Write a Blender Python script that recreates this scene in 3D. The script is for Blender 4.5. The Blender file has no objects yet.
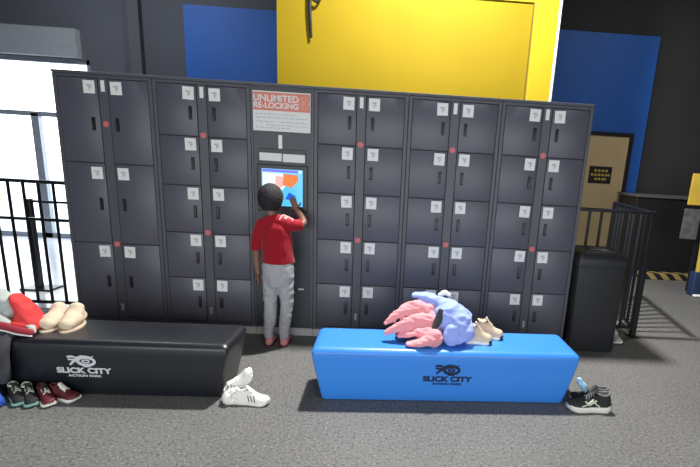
import bpy, bmesh, math, random
from mathutils import Vector, Matrix, noise
from mathutils.bvhtree import BVHTree
random.seed(7)
SC = bpy.context.scene
C = SC.collection
PI = math.pi
rad = math.radians

# ------------------------------------------------------------------ materials
def s2l(c):
    return tuple(((v/255)/12.92 if v/255 <= .04045 else ((v/255+.055)/1.055)**2.4) for v in c)

def mat(name, col, rough=.6, metal=0., bump=0., bscale=60., var=0., vscale=8., coat=0., spec=.5, sheen=0.):
    m = bpy.data.materials.new(name); m.use_nodes = True
    nt = m.node_tree; b = nt.nodes['Principled BSDF']
    c = (*col, 1)
    b.inputs['Base Color'].default_value = c
    b.inputs['Roughness'].default_value = rough
    b.inputs['Metallic'].default_value = metal
    b.inputs['Specular IOR Level'].default_value = spec
    b.inputs['Coat Weight'].default_value = coat
    b.inputs['Sheen Weight'].default_value = sheen
    if coat: b.inputs['Coat Roughness'].default_value = .38
    tc = nt.nodes.new('ShaderNodeTexCoord')
    if var:
        n = nt.nodes.new('ShaderNodeTexNoise'); n.inputs['Scale'].default_value = vscale; n.inputs['Detail'].default_value = 4
        r = nt.nodes.new('ShaderNodeValToRGB')
        r.color_ramp.elements[0].position = .3; r.color_ramp.elements[1].position = .7
        r.color_ramp.elements[0].color = (*[v*(1-var) for v in col], 1)
        r.color_ramp.elements[1].color = (*[min(1, v*(1+var)) for v in col], 1)
        nt.links.new(tc.outputs['Object'], n.inputs['Vector'])
        nt.links.new(n.outputs['Fac'], r.inputs['Fac']); nt.links.new(r.outputs['Color'], b.inputs['Base Color'])
    if bump:
        n = nt.nodes.new('ShaderNodeTexNoise'); n.inputs['Scale'].default_value = bscale; n.inputs['Detail'].default_value = 3
        bp = nt.nodes.new('ShaderNodeBump'); bp.inputs['Strength'].default_value = bump; bp.inputs['Distance'].default_value = .004
        nt.links.new(tc.outputs['Object'], n.inputs['Vector'])
        nt.links.new(n.outputs['Fac'], bp.inputs['Height']); nt.links.new(bp.outputs['Normal'], b.inputs['Normal'])
    return m

def emit(name, col, s):
    m = bpy.data.materials.new(name); m.use_nodes = True; nt = m.node_tree
    b = nt.nodes['Principled BSDF']; b.inputs['Base Color'].default_value = (0, 0, 0, 1); b.inputs['Roughness'].default_value = .3
    b.inputs['Emission Color'].default_value = (*col, 1); b.inputs['Emission Strength'].default_value = s
    return m

def floor_mat():
    m = mat('speckled_rubber', (.1, .1, .1), .62, spec=.35)
    nt = m.node_tree; b = nt.nodes['Principled BSDF']
    tc = nt.nodes.new('ShaderNodeTexCoord')
    base = nt.nodes.new('ShaderNodeTexNoise'); base.inputs['Scale'].default_value = 1.3; base.inputs['Detail'].default_value = 3
    r0 = nt.nodes.new('ShaderNodeValToRGB'); r0.color_ramp.elements[0].position = .3; r0.color_ramp.elements[1].position = .7
    r0.color_ramp.elements[0].color = (.118, .12, .122, 1); r0.color_ramp.elements[1].color = (.145, .146, .144, 1)
    sp = nt.nodes.new('ShaderNodeTexNoise'); sp.inputs['Scale'].default_value = 75; sp.inputs['Detail'].default_value = 2; sp.inputs['Roughness'].default_value = .7
    r1 = nt.nodes.new('ShaderNodeValToRGB'); r1.color_ramp.elements[0].position = .54; r1.color_ramp.elements[1].position = .68
    r1.color_ramp.elements[0].color = (0, 0, 0, 1); r1.color_ramp.elements[1].color = (1, 1, 1, 1)
    mx = nt.nodes.new('ShaderNodeMixRGB'); mx.inputs['Color2'].default_value = (.26, .26, .255, 1)
    sp2 = nt.nodes.new('ShaderNodeTexNoise'); sp2.inputs['Scale'].default_value = 55; sp2.inputs['Detail'].default_value = 2
    r2 = nt.nodes.new('ShaderNodeValToRGB'); r2.color_ramp.elements[0].position = .34; r2.color_ramp.elements[1].position = .46
    r2.color_ramp.elements[0].color = (.55, .55, .55, 1); r2.color_ramp.elements[1].color = (1, 1, 1, 1)
    ml = nt.nodes.new('ShaderNodeMixRGB'); ml.blend_type = 'MULTIPLY'; ml.inputs['Fac'].default_value = 1
    L = nt.links.new
    for n in (base, sp, sp2): L(tc.outputs['Object'], n.inputs['Vector'])
    L(base.outputs['Fac'], r0.inputs['Fac']); L(sp.outputs['Fac'], r1.inputs['Fac']); L(sp2.outputs['Fac'], r2.inputs['Fac'])
    L(r1.outputs['Color'], mx.inputs['Fac']); L(r0.outputs['Color'], mx.inputs['Color1'])
    L(mx.outputs['Color'], ml.inputs['Color1']); L(r2.outputs['Color'], ml.inputs['Color2'])
    L(ml.outputs['Color'], b.inputs['Base Color'])
    bp = nt.nodes.new('ShaderNodeBump'); bp.inputs['Strength'].default_value = .25; bp.inputs['Distance'].default_value = .003
    L(sp.outputs['Fac'], bp.inputs['Height']); L(bp.outputs['Normal'], b.inputs['Normal'])
    return m

def glass_mat():
    m = bpy.data.materials.new('clear_glass'); m.use_nodes = True; nt = m.node_tree
    out = nt.nodes['Material Output']; nt.nodes.remove(nt.nodes['Principled BSDF'])
    t = nt.nodes.new('ShaderNodeBsdfTransparent'); t.inputs['Color'].default_value = (.96, .98, .98, 1)
    g = nt.nodes.new('ShaderNodeBsdfGlossy'); g.inputs['Roughness'].default_value = .05
    x = nt.nodes.new('ShaderNodeMixShader'); x.inputs['Fac'].default_value = .05
    nt.links.new(t.outputs[0], x.inputs[1]); nt.links.new(g.outputs[0], x.inputs[2]); nt.links.new(x.outputs[0], out.inputs['Surface'])
    return m

def hazard_mat():
    m = mat('hazard_stripe', (.5, .4, .05), .6); nt = m.node_tree; b = nt.nodes['Principled BSDF']
    tc = nt.nodes.new('ShaderNodeTexCoord'); w = nt.nodes.new('ShaderNodeTexWave'); w.bands_direction = 'DIAGONAL'
    w.inputs['Scale'].default_value = 3.2; r = nt.nodes.new('ShaderNodeValToRGB'); r.color_ramp.interpolation = 'CONSTANT'
    r.color_ramp.elements[0].color = (.01, .01, .01, 1); r.color_ramp.elements[1].color = (.35, .25, .09, 1); r.color_ramp.elements[1].position = .5
    nt.links.new(tc.outputs['Object'], w.inputs['Vector']); nt.links.new(w.outputs['Fac'], r.inputs['Fac']); nt.links.new(r.outputs['Color'], b.inputs['Base Color'])
    return m

M = dict(
    floor=floor_mat(),
    glare_floor=mat('glare_pale_floor', (.62, .67, .78), .18, var=.05, vscale=2),  # pale bluish colour stands in for window glare on the floor
    black_wall=mat('black_wall_paint', (.020, .021, .023), .8, var=.15, vscale=.8),
    grey_wall=mat('charcoal_wall_panel', (.060, .066, .085), .7, var=.08, vscale=.7),
    soffit=mat('grey_bulkhead', (.22, .24, .27), .7, var=.06),
    blue=mat('blue_wall_paint', (.011, .095, .40), .55, var=.06, vscale=1.5),
    yellow=mat('yellow_wall_paint', (.240, .172, .003), .75, var=.03, vscale=2, spec=.2),
    lemon=mat('lemon_post_paint', (.44, .33, .012), .6, spec=.25),
    white=mat('white_trim', (.75, .76, .74), .5),
    beige=mat('beige_door_paint', (.56, .42, .22), .6, var=.06, vscale=3),
    frame=mat('dark_frame', (.012, .012, .014), .4),
    alum=mat('glare_grey_frame', (.25, .28, .33), .45, metal=.3),  # grey lightened to stand in for glare on the window frame
    locker=mat('charcoal_locker_enamel', (.088, .088, .115), .42, bump=.04, bscale=300, var=.04, vscale=3),
    lframe=mat('locker_frame_enamel', (.072, .076, .090), .45, bump=.04, bscale=300),
    gap=mat('locker_gap', (.028, .029, .034), .7),
    plinth=mat('light_grey_kickplate', (.55, .54, .52), .5),
    handle=mat('black_plastic', (.007, .007, .009), .4),
    sticker=mat('white_sticker', (.80, .81, .80), .6),
    ink=mat('grey_ink', (.45, .46, .48), .7),
    reddot=mat('red_sticker', (.66, .13, .15), .5),
    silver=mat('brushed_lock_steel', (.45, .45, .46), .35, metal=.8),
    kiosk=mat('kiosk_enamel', (.050, .056, .066), .45, bump=.04, bscale=300),
    header=mat('salmon_header', (.68, .21, .15), .5),
    paper=mat('panel_white', (.74, .75, .74), .5),
    peach=mat('peach_print', (.80, .45, .34), .5),
    vinyl_k=mat('black_vinyl', (.006, .008, .013), .40, bump=.08, bscale=14, coat=.6),
    vinyl_b=mat('blue_vinyl', (.042, .245, .78), .34, bump=.06, bscale=14),
    logo_w=mat('white_logo_print', (.62, .65, .68), .5),
    logo_k=mat('navy_logo_print', (.008, .014, .045), .5),
    skin=mat('brown_skin', (.235, .12, .080), .55),
    hair=mat('black_hair', (.012, .012, .014), .8, bump=.9, bscale=160),
    shirt=mat('red_cotton', (.30, .006, .016), .85, spec=.2, bump=.25, bscale=40, sheen=.2),
    print_=mat('pink_shirt_print', (1.0, .50, .52), .6),
    pants=mat('grey_marl', (.37, .37, .39), .9, bump=.3, bscale=60, var=.08, vscale=70),
    sock=mat('pink_sock', (.62, .25, .25), .9),
    redsole=mat('dark_red_sole', (.16, .01, .02), .7),
    eye=mat('eye_white', (.7, .7, .7), .3), iris=mat('dark_iris', (.01, .008, .006), .2), lip=mat('lip', (.20, .075, .06), .5),
    bin=mat('black_bin_plastic', (.014, .015, .017), .5),
    liner=mat('bin_liner', (.10, .10, .11), .3),
    rail=mat('black_rail_paint', (.012, .013, .017), .35, metal=.2),
    wshoe=mat('white_leather', (.80, .79, .75), .5, bump=.2, bscale=60),
    wsole=mat('white_rubber', (.78, .77, .72), .55),
    ksole=mat('dark_rubber', (.03, .03, .03), .7),
    kmesh=mat('black_mesh_fabric', (.016, .016, .018), .75, bump=.5, bscale=200),
    gmesh=mat('grey_mesh_fabric', (.16, .17, .18), .8, bump=.5, bscale=200),
    dark_in=mat('shoe_lining', (.02, .02, .025), .9),
    lining_w=mat('pale_lining', (.42, .41, .38), .9),
    tan=mat('tan_suede', (.62, .50, .38), .8, bump=.3, bscale=70, var=.12, vscale=20),
    cream=mat('cream_fleece', (.64, .53, .40), .95, bump=.4, bscale=70, var=.05),
    ltblue=mat('light_blue_sock', (.34, .60, .80), .9, bump=.3, bscale=80),
    green=mat('mint_sole', (.25, .50, .42), .6),
    lime=mat('pale_lime_trim', (.55, .62, .48), .6),
    maroon=mat('maroon_upper', (.10, .012, .016), .6),
    bluebag=mat('royal_blue_fabric', (.02, .08, .42), .7),
    pink=mat('pink_fleece', (.82, .33, .37), .9, bump=.35, bscale=60, var=.06, sheen=.2),
    peri=mat('periwinkle_fabric', (.30, .40, .88), .85, bump=.35, bscale=50, var=.05, sheen=.2),
    redj=mat('bright_red_fabric', (.62, .040, .040), .8, bump=.3, bscale=50),
    dkred=mat('dark_red_trim', (.28, .02, .035), .8),
    greyh=mat('pale_grey_fleece', (.42, .47, .46), .95, bump=.35, bscale=50, var=.08),
    kpants=mat('black_trouser_cloth', (.040, .042, .050), .9, bump=.3, bscale=50, var=.2, vscale=6),
    wtag=mat('off_white_cloth', (.80, .80, .70), .9),
    wood=mat('yellow_board', (.62, .42, .05), .6, var=.12, vscale=5),
    grey=mat('grey_print', (.10, .10, .11), .6, var=.4, vscale=12),
    navy=mat('navy_pad', (.012, .03, .09), .6),
    ypost=mat('yellow_post_paint', (.55, .42, .06), .5),
    counter=mat('dark_counter', (.008, .008, .010), .5),
    steel=mat('counter_edge', (.16, .16, .17), .4, metal=.5),
    pave=mat('sunlit_paving', (.55, .56, .58), .8, var=.06, vscale=1),
    ybox=mat('yellow_kerb_paint', (.75, .62, .20), .7),
    hazard=hazard_mat(), glass=glass_mat(),
    scr_bg=emit('screen_cyan', (.10, .55, 1.0), 1.15), scr_w=emit('screen_white', (.85, .9, 1.0), 1.1),
    scr_o=emit('screen_orange', (1.0, .28, .10), .95), scr_v=emit('screen_violet', (.28, .22, .95), 1.0),
    scr_p=emit('screen_pink', (1.0, .55, .50), 1.0), scr_b=emit('screen_blue', (.03, .16, .7), .9),
    lampglow=emit('lamp_diffuser', (1, .97, .92), 6),
)

# ------------------------------------------------------------------ helpers
def link(name, me, m=None, parent=None, smooth=False):
    o = bpy.data.objects.new(name, me); C.objects.link(o)
    if m is not None and not me.materials: me.materials.append(m)
    if parent: o.parent = parent
    if smooth:
        for p in me.polygons: p.use_smooth = True
    return o

def obj(name, bm, m, parent=None, smooth=False, angle=None):
    bmesh.ops.recalc_face_normals(bm, faces=bm.faces)
    me = bpy.data.meshes.new(name); bm.to_mesh(me); bm.free()
    o = link(name, me, m, parent, smooth)
    if angle is not None:
        for p in me.polygons: p.use_smooth = True
        me.set_sharp_from_angle(angle=rad(angle))
    return o

def thing(name, label, cat, loc=(0, 0, 0), rot=(0, 0, 0), group=None):
    o = bpy.data.objects.new(name, None); C.objects.link(o); o.empty_display_size = .1
    o.location = loc; o.rotation_euler = rot
    o['label'] = label; o['category'] = cat
    if group: o['group'] = group
    return o

def tag(o, label=None, cat=None, group=None, kind=None):
    if label: o['label'] = label
    if cat: o['category'] = cat
    if group: o['group'] = group
    if kind: o['kind'] = kind
    return o

def struct(name, bm, m, label=None):
    o = obj(name, bm, m); o['kind'] = 'structure'
    if label: o['label'] = label
    return o

def box(bm, x0, x1, y0, y1, z0, z1, bev=0, seg=2, mtx=None):
    r = bmesh.ops.create_cube(bm, size=1)
    vs = r['verts']
    for v in vs:
        v.co = Vector(((x0+x1)/2+v.co.x*(x1-x0), (y0+y1)/2+v.co.y*(y1-y0), (z0+z1)/2+v.co.z*(z1-z0)))
    if bev:
        es = list({e for v in vs for e in v.link_edges})
        r2 = bmesh.ops.bevel(bm, geom=es, offset=bev, segments=seg, affect='EDGES', profile=.5)
        vs = list({v for f in r2['faces'] for v in f.verts} | {v for v in vs if v.is_valid})
    if mtx is not None:
        for v in vs:
            if v.is_valid: v.co = mtx @ v.co
    return bm

def nb(): return bmesh.new()

def bx(*a, **k): return box(nb(), *a, **k)

def rings_to_faces(bm, rings, cap=True, close=True):
    vs = [[bm.verts.new(p) for p in r] for r in rings]
    n = len(rings[0])
    for a, b in zip(vs, vs[1:]):
        for i in range(n if close else n-1):
            j = (i+1) % n
            bm.faces.new((a[i], a[j], b[j], b[i]))
    if cap:
        bm.faces.new(list(reversed(vs[0]))); bm.faces.new(vs[-1])
    return vs

def tube(bm, pts, rads, n=14, up=None, round_ends=True):
    """closed tapering limb through pts; rads = r or (ra, rb); ra lies along the side axis, rb along the other"""
    pts = [Vector(p) for p in pts]
    rads = [(r, r) if not isinstance(r, tuple) else r for r in rads]
    # smooth resample
    P, Rr = [], []
    for i in range(len(pts)-1):
        p0 = pts[max(0, i-1)]; p1 = pts[i]; p2 = pts[i+1]; p3 = pts[min(len(pts)-1, i+2)]
        for k in range(4):
            t = k/4
            P.append(.5*((2*p1)+(p2-p0)*t+(2*p0-5*p1+4*p2-p3)*t*t+(3*p1-p0-3*p2+p3)*t**3))
            s = t*t*(3-2*t)
            Rr.append((rads[i][0]*(1-s)+rads[i+1][0]*s, rads[i][1]*(1-s)+rads[i+1][1]*s))
    P.append(pts[-1]); Rr.append(rads[-1])
    T = [(P[min(i+1, len(P)-1)]-P[max(i-1, 0)]).normalized() for i in range(len(P))]
    ref = Vector(up) if up is not None else (Vector((1, 0, 0)) if abs(T[0].x) < .9 else Vector((0, 1, 0)))
    side = (ref-T[0]*ref.dot(T[0])).normalized()
    rings = []
    S = []
    for i, t in enumerate(T):
        side = (side-t*side.dot(t)).normalized(); S.append(side.copy())
    def ring(c, t, s, ra, rb):
        o = t.cross(s)
        return [c+s*ra*math.cos(2*PI*k/n)+o*rb*math.sin(2*PI*k/n) for k in range(n)]
    if round_ends:
        for a in (80, 55, 28):
            e = min(Rr[0]); rings.append(ring(P[0]-T[0]*e*math.sin(rad(a)), T[0], S[0], Rr[0][0]*math.cos(rad(a)), Rr[0][1]*math.cos(rad(a))))
    for i in range(len(P)): rings.append(ring(P[i], T[i], S[i], *Rr[i]))
    if round_ends:
        for a in (28, 55, 80):
            e = min(Rr[-1]); rings.append(ring(P[-1]+T[-1]*e*math.sin(rad(a)), T[-1], S[-1], Rr[-1][0]*math.cos(rad(a)), Rr[-1][1]*math.cos(rad(a))))
    rings_to_faces(bm, rings)
    return bm

def ball(bm, c, r, rot=None, u=20, v=14):
    r = (r, r, r) if not isinstance(r, (tuple, list)) else r
    res = bmesh.ops.create_uvsphere(bm, u_segments=u, v_segments=v, radius=1)
    for q in res['verts']:
        p = Vector((q.co.x*r[0], q.co.y*r[1], q.co.z*r[2]))
        if rot is not None: p = rot @ p
        q.co = p+Vector(c)
    return bm

def fuse(name, bm, voxel, m, parent=None, smooth=3, fold=None, post=None):
    """one continuous skin around overlapping closed shapes"""
    bmesh.ops.recalc_face_normals(bm, faces=bm.faces)
    me = bpy.data.meshes.new('tmp'); bm.to_mesh(me); bm.free()
    t = bpy.data.objects.new('tmp', me); C.objects.link(t)
    md = t.modifiers.new('r', 'REMESH'); md.mode = 'VOXEL'; md.voxel_size = voxel
    if smooth:
        sm = t.modifiers.new('s', 'SMOOTH'); sm.factor = .5; sm.iterations = smooth
    dg = bpy.context.evaluated_depsgraph_get(); dg.update()
    me2 = bpy.data.meshes.new_from_object(t.evaluated_get(dg)); me2.name = name
    bpy.data.objects.remove(t); bpy.data.meshes.remove(me)
    me2.materials.clear()
    if fold:
        amp, fr, stretch, seed = fold
        me2.update()
        nor = [v.normal.copy() for v in me2.vertices]
        for v, nn in zip(me2.vertices, nor):
            p = Vector((v.co.x*stretch[0], v.co.y*stretch[1], v.co.z*stretch[2]))*fr+Vector((seed, seed*1.7, -seed))
            a = noise.noise(p); b = noise.noise(p*2.1+Vector((5, 3, 1)))
            d = (1-2*abs(a))*.6-.3+b*.35
            v.co += nn*d*amp
    if post: post(me2)
    for p in me2.polygons: p.use_smooth = True
    me2.materials.append(m)
    return link(name, me2, None, parent)

def text_mesh(name, s, size, m, parent, loc, rx=PI/2, sx=1., bold=0., align='CENTER', rz=0.):
    cu = bpy.data.curves.new(name, 'FONT'); cu.body = s; cu.size = size; cu.align_x = align; cu.align_y = 'CENTER'
    cu.extrude = .0008; cu.offset = bold
    t = bpy.data.objects.new('tmp', cu); C.objects.link(t)
    dg = bpy.context.evaluated_depsgraph_get(); dg.update()
    me = bpy.data.meshes.new_from_object(t.evaluated_get(dg)); me.name = name
    bpy.data.objects.remove(t)
    me.materials.clear()
    for v in me.vertices: v.co.x *= sx
    o = link(name, me, m, parent); o.location = loc; o.rotation_euler = (rx, 0, rz)
    return o

def ribbon(bm, pts, w, th=.002, closed=False):
    """flat stroke in the xy plane"""
    n = len(pts); P = [Vector((p[0], p[1], 0)) for p in pts]
    L, Rr = [], []
    for i in range(n):
        a = P[(i-1) % n] if closed or i > 0 else P[i]; b = P[(i+1) % n] if closed or i < n-1 else P[i]
        t = (b-a).normalized(); o = Vector((-t.y, t.x, 0)); ww = (w[i] if isinstance(w, (list, tuple)) else w)/2
        L.append(P[i]+o*ww); Rr.append(P[i]-o*ww)
    rg = [[l+Vector((0, 0, th)), r+Vector((0, 0, th)), r, l] for l, r in zip(L, Rr)]
    if closed: rg.append(rg[0])
    rings_to_faces(bm, rg, cap=not closed)
    return bm

def copy_tree(o, parent=None):
    c = o.copy(); C.objects.link(c); c.parent = parent
    for ch in list(o.children): copy_tree(ch, c)
    return c

# ------------------------------------------------------------------ camera (offset principal point, like a stabilised video frame)
R = Matrix(((0.9978044709023024, 0.045075728335809855, -0.048522330553803436),
            (-0.032969040138893166, 0.9734840068528787, 0.22636680585718455),
            (0.057439361414419896, -0.22427007628451126, 0.9728327978864832)))
cx, cf, cu_ = R.col[0].copy(), R.col[1].copy(), R.col[2].copy()
cam_d = bpy.data.cameras.new('camera'); cam = bpy.data.objects.new('camera', cam_d); C.objects.link(cam)
mw = Matrix.Identity(4)
for i in range(3):
    mw[i][0] = cx[i]; mw[i][1] = cu_[i]; mw[i][2] = -cf[i]
mw[0][3], mw[1][3], mw[2][3] = 0.3206, -3.6542, 1.5011
cam.matrix_world = mw
cam_d.sensor_fit = 'HORIZONTAL'; cam_d.sensor_width = 36; cam_d.lens = 450*36/700
cam_d.shift_x = (350-416.03)/700; cam_d.shift_y = (266.63-233.5)/700
cam_d.clip_start = .05; cam_d.clip_end = 200
SC.camera = cam

# ------------------------------------------------------------------ setting
XL, XR, YF, YB, ZC = -7.0, 7.0, -6.0, 3.6, 5.2
struct('floor', bx(XL, XR, YF, YB+.2, -.1, 0), M['floor'])
struct('floor_glare', bx(XL, -2.55, .42, YB+.2, 0, .004), M['glare_floor'], 'polished floor by the window, its glare painted pale')  # window glare on the floor, painted as a paler area
struct('ceiling', bx(XL-.2, XR+.2, YF-.2, YB+.2, ZC, ZC+.1), M['black_wall'])
struct('wall_left', bx(XL-.2, XL, YF-.2, YB+.2, -.1, ZC), M['grey_wall'])
struct('wall_right', bx(XR, XR+.2, YF-.2, YB+.2, -.1, ZC), M['black_wall'])
struct('wall_front', bx(XL, XR, YF-.2, YF, -.1, ZC), M['grey_wall'])
WX0, WX1, WZ1 = -6.7, -4.3, 2.69
b = nb()
box(b, XL, WX0, YB, YB+.2, -.1, ZC); box(b, WX0, WX1, YB, YB+.2, WZ1, ZC); box(b, WX1, -1.2, YB, YB+.2, -.1, ZC)
struct('wall_back_left', b, M['grey_wall'])
struct('wall_back_right', bx(-1.2, XR, YB, YB+.2, -.1, ZC), M['black_wall'])
struct('trim_1', bx(-3.66, -3.50, YB-.10, YB, 0, ZC, .005), M['grey_wall'], 'grey wall pilaster')
struct('wall_bulkhead', bx(XL, -4.40, YB-.10, YB, 2.70, 3.08), M['soffit'])
struct('wall_blue_left', bx(-2.90, -1.0, YB-.03, YB, 0, 3.52), M['blue'])
b = nb()
DX0, DX1, DZ = 3.00, 3.88, 2.08
box(b, 1.0, DX0-.06, YB-.03, YB, 0, 3.55); box(b, DX1+.06, 4.12, YB-.03, YB, 0, 3.55); box(b, DX0-.06, DX1+.06, YB-.03, YB, DZ+.06, 3.55)
struct('wall_blue_right', b, M['blue'])
# yellow partition with its recessed panel, bright post and white corner bead
struct('wall_yellow', bx(-1.056, 1.662, 1.60, 1.80, 0, ZC-.01), M['yellow'])
struct('trim_2', bx(-1.056, 1.662, 1.585, 1.60, 3.23, 3.31), M['lemon'], 'yellow ledge on the yellow wall')
struct('trim_3', bx(1.662, 1.911, 1.53, 1.80, 0, ZC-.01, .006), M['lemon'], 'bright yellow corner post')
struct('trim_5', bx(1.648, 1.664, 1.590, 1.605, 0, ZC-.01), mat('shadow_gap_bronze', (.10, .06, .004), .7), 'dark joint beside the yellow post')
struct('trim_4', bx(1.911, 1.938, 1.525, 1.56, 0, ZC-.01, .003), M['white'], 'white corner bead on the yellow post')
# window
b = nb()
for a in ((WX0, WX0+.08, 0, WZ1), (WX1-.08, WX1, 0, WZ1), (WX0, WX1, 0, .08), (WX0, WX1, WZ1-.06, WZ1), (WX0, WX1, 1.86, 1.93), (-5.28, -5.17, 0, 1.9)):
    box(b, a[0], a[1], YB+.05, YB+.13, a[2], a[3])
w = struct('window_1', b, M['alum'])
g = obj('glass_pane', bx(WX0+.05, WX1-.05, YB+.085, YB+.092, .05, WZ1-.03), M['glass'], w)
# door with frame
d = struct('door_1', bx(DX0, DX1, YB-.045, YB-.005, .01, DZ, .004), M['beige'])
b = nb(); box(b, DX0-.06, DX0, YB-.06, YB, 0, DZ); box(b, DX1, DX1+.06, YB-.06, YB, 0, DZ); box(b, DX0-.06, DX1+.06, YB-.06, YB, DZ, DZ+.06)
obj('door_frame', b, M['frame'], d)
b = nb(); tube(b, [(3.07, YB-.05, 1.02), (3.07, YB-.10, 1.02), (3.18, YB-.10, 1.02)], [.011]*3, 10); ball(b, (3.07, YB-.055, 1.02), (.03, .012, .03))
obj('door_handle', b, M['silver'], d, True)
ds = obj('door_sign', bx(3.31, 3.675, YB-.056, YB-.046, 1.35, 1.615, .002), M['frame']); tag(ds, 'small black sign with yellow print on the beige door', 'sign')
for z, xs in ((1.55, (3.39, 3.45, 3.51, 3.57)), (1.485, (3.345, 3.40, 3.455, 3.51, 3.565, 3.61)), (1.42, (3.41, 3.465, 3.52, 3.56))):
    b = nb()
    for x in xs: box(b, x, x+.036, YB-.0575, YB-.056, z-.015, z+.017)
    box(b, xs[0], xs[-1]+.036, YB-.0575, YB-.056, z-.018, z-.0145); bmesh.ops.remove_doubles(b, verts=b.verts, dist=.001)
    obj('sign_lettering', b, M['ypost'], ds)
# outside
struct('ground', bx(-40, 10, YB+.2, 60, -.15, -.02), M['pave'], 'bright paving outside the window')
o = obj('kerb_block', bx(-10.6, -9.3, 7.3, 7.7, -.02, .75, .02), M['ybox']); tag(o, 'pale yellow low wall outside, seen through the window', 'low wall')

# ------------------------------------------------------------------ lockers
W, K = .7236, .4811
HW = W/2-.0015
X0 = [-2*W-K, -W-K, 0, W, 2*W]
def quad_disc(bm, x, z, r, y0, y1, n=8):
    rg = [[Vector((x+r*math.cos(2*PI*(k+.5)/n), y, z+r*math.sin(2*PI*(k+.5)/n))) for k in range(n)] for y in (y0, y1)]
    rings_to_faces(bm, rg); return bm
_h = {}
def handle_me():
    if 'h' not in _h:
        b = nb()
        rg = []
        for dy, s in ((.0, 1), (-.006, 1), (-.009, .82)):
            rg.append([Vector((.0125*s*math.cos(a), dy, .049*s*math.sin(a)) if False else (max(-.012, min(.012, .02*math.cos(a)))*s, dy, (.037*(1 if math.sin(a) > 0 else -1)+.012*math.sin(a))*s)) for a in [2*PI*(k+.5)/20 for k in range(20)]])
        rings_to_faces(b, rg)
        o = obj('handle', b, M['handle'], None, angle=40); _h['h'] = o.data; bpy.data.objects.remove(o)
        o = obj('sticker', bx(-.042, .042, -.0012, 0, -.046, .046), M['sticker']); _h['s'] = o.data; bpy.data.objects.remove(o)
        b = nb(); box(b, -.018, .016, -.0017, -.0012, .006, .018); box(b, -.006, .016, -.0017, -.0012, -.010, .002); box(b, -.004, .006, -.0017, -.0012, -.022, -.013)
        o = obj('sticker_print', b, M['ink']); _h['p'] = o.data; bpy.data.objects.remove(o)
    return _h
def locker_unit(x, label, rows, stick, hand, dots):
    t = thing('locker_unit', label, 'locker', (x, 0, 0), group='bank of locker units around the kiosk')
    b = nb()
    box(b, -HW, HW, .012, .50, .07, 2.005)
    obj('carcass', b, M['gap'], t)
    b = nb()                      # face frame
    box(b, -HW, -HW+.028, -.004, .013, .07, 2.0, .002, 1); box(b, HW-.028, HW, -.004, .013, .07, 2.0, .002, 1)
    box(b, -HW+.0285, HW-.0285, -.002, .013, 1.980, 2.0, .001, 1); box(b, -HW+.0285, HW-.0285, -.002, .013, .07, .096, .001, 1)
    obj('face_frame', b, M['lframe'], t)
    obj('top_cap', bx(-HW, HW, -.012, .50, 2.001, 2.022, .003), M['lframe'], t)
    obj('kickplate', bx(-HW, HW, .012, .48, 0, .069, .001, 1), M['plinth'], t)
    obj('center_column', bx(-.034, .034, -.001, .013, .098, 1.978, .0015, 1), M['lframe'], t)
    hm = handle_me()
    for sd in (-1, 1):
        for k in range(len(rows)-1):
            z1, z0 = rows[k]-.0035, rows[k+1]+.0035
            a, c = sorted((sd*.0385, sd*(HW-.0310)))
            dr = obj('door', bx(a, c, -.004, .013, z0, z1, .0025, 2), M['locker'], t, angle=30)
            h = link('handle', hm['h'], None, dr); h.location = (sd*.088, -.004, hand[k])
            s = link('sticker', hm['s'], None, dr); s.location = (sd*.098+random.uniform(-.002, .002), -.004, stick[k]+random.uniform(-.002, .002)); s.rotation_euler = (0, random.uniform(-.03, .03), 0)
            p = link('sticker_print', hm['p'], None, dr); p.location = s.location; p.rotation_euler = s.rotation_euler
    for z in dots:
        dd = obj('dot_sticker', quad_disc(nb(), 0, z, .023, -.001, -.0035), M['reddot'], t)
    wl = obj('column_label', bx(-.014, .014, -.003, -.001, 1.885, 1.965), M['sticker'], t); wl['label'] = 'white strip label'
    lk = nb(); quad_disc(lk, 0, .215, .013, -.001, -.010, 14); box(lk, -.011, .011, -.006, -.001, .165, .20, .003)
    obj('column_lock', lk, M['silver'], t)
    return t
R5 = [1.977, 1.602, 1.227, .852, .477, .098]
st5 = [1.915-.375*k for k in range(5)]; hd5 = [z-.143 for z in st5]
U = 'charcoal ten-door locker unit '
locker_unit(X0[0], 'charcoal locker unit with six tall doors beside the railing, at the end by the window', [1.977, 1.36, .731, .098], [1.915, 1.283, .663], [1.650, 1.045, .415], [1.653, .726])
locker_unit(X0[1], U+'between the tall-door unit and the touchscreen kiosk', R5, st5, hd5, [1.614, .857])
locker_unit(X0[2], U+'next to the kiosk, above the end of the blue bench', R5, st5, hd5, [1.614, .857])
locker_unit(X0[3], U+'behind the pink and periwinkle jackets', R5, st5, hd5, [1.614, .857])
locker_unit(X0[4], U+'at the end of the bank beside the black trash bin', R5, st5, hd5, [1.614, .857])

# kiosk
kx = -W/2-K/2
k = thing('locker_kiosk', 'charcoal touchscreen kiosk with a red and white notice, built into the lockers', 'kiosk', (kx, 0, 0))
kh = K/2-.0015
obj('kickplate', bx(-kh, kh, .012, .48, 0, .069, .001, 1), M['plinth'], k)
obj('cabinet', bx(-kh, kh, .004, .50, .07, 2.005, .002), M['kiosk'], k)
obj('top_cap', bx(-kh, kh, -.012, .50, 2.001, 2.022, .003), M['lframe'], k)
for s in (-1, 1):
    a, c = sorted((s*kh, s*(kh-.014))); obj('side_frame', bx(a, c, -.003, .004, .07, 2.0), M['lframe'], k)
obj('lower_door', bx(-.20, .20, -.002, .004, .10, 1.03, .001), M['kiosk'], k)
n = obj('notice_panel', bx(-.222, .215, -.006, .004, 1.675, 1.966, .002), M['paper'], k)
hd_ = obj('notice_header', bx(-.218, .211, -.0075, -.006, 1.826, 1.957), M['header'], n)
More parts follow.
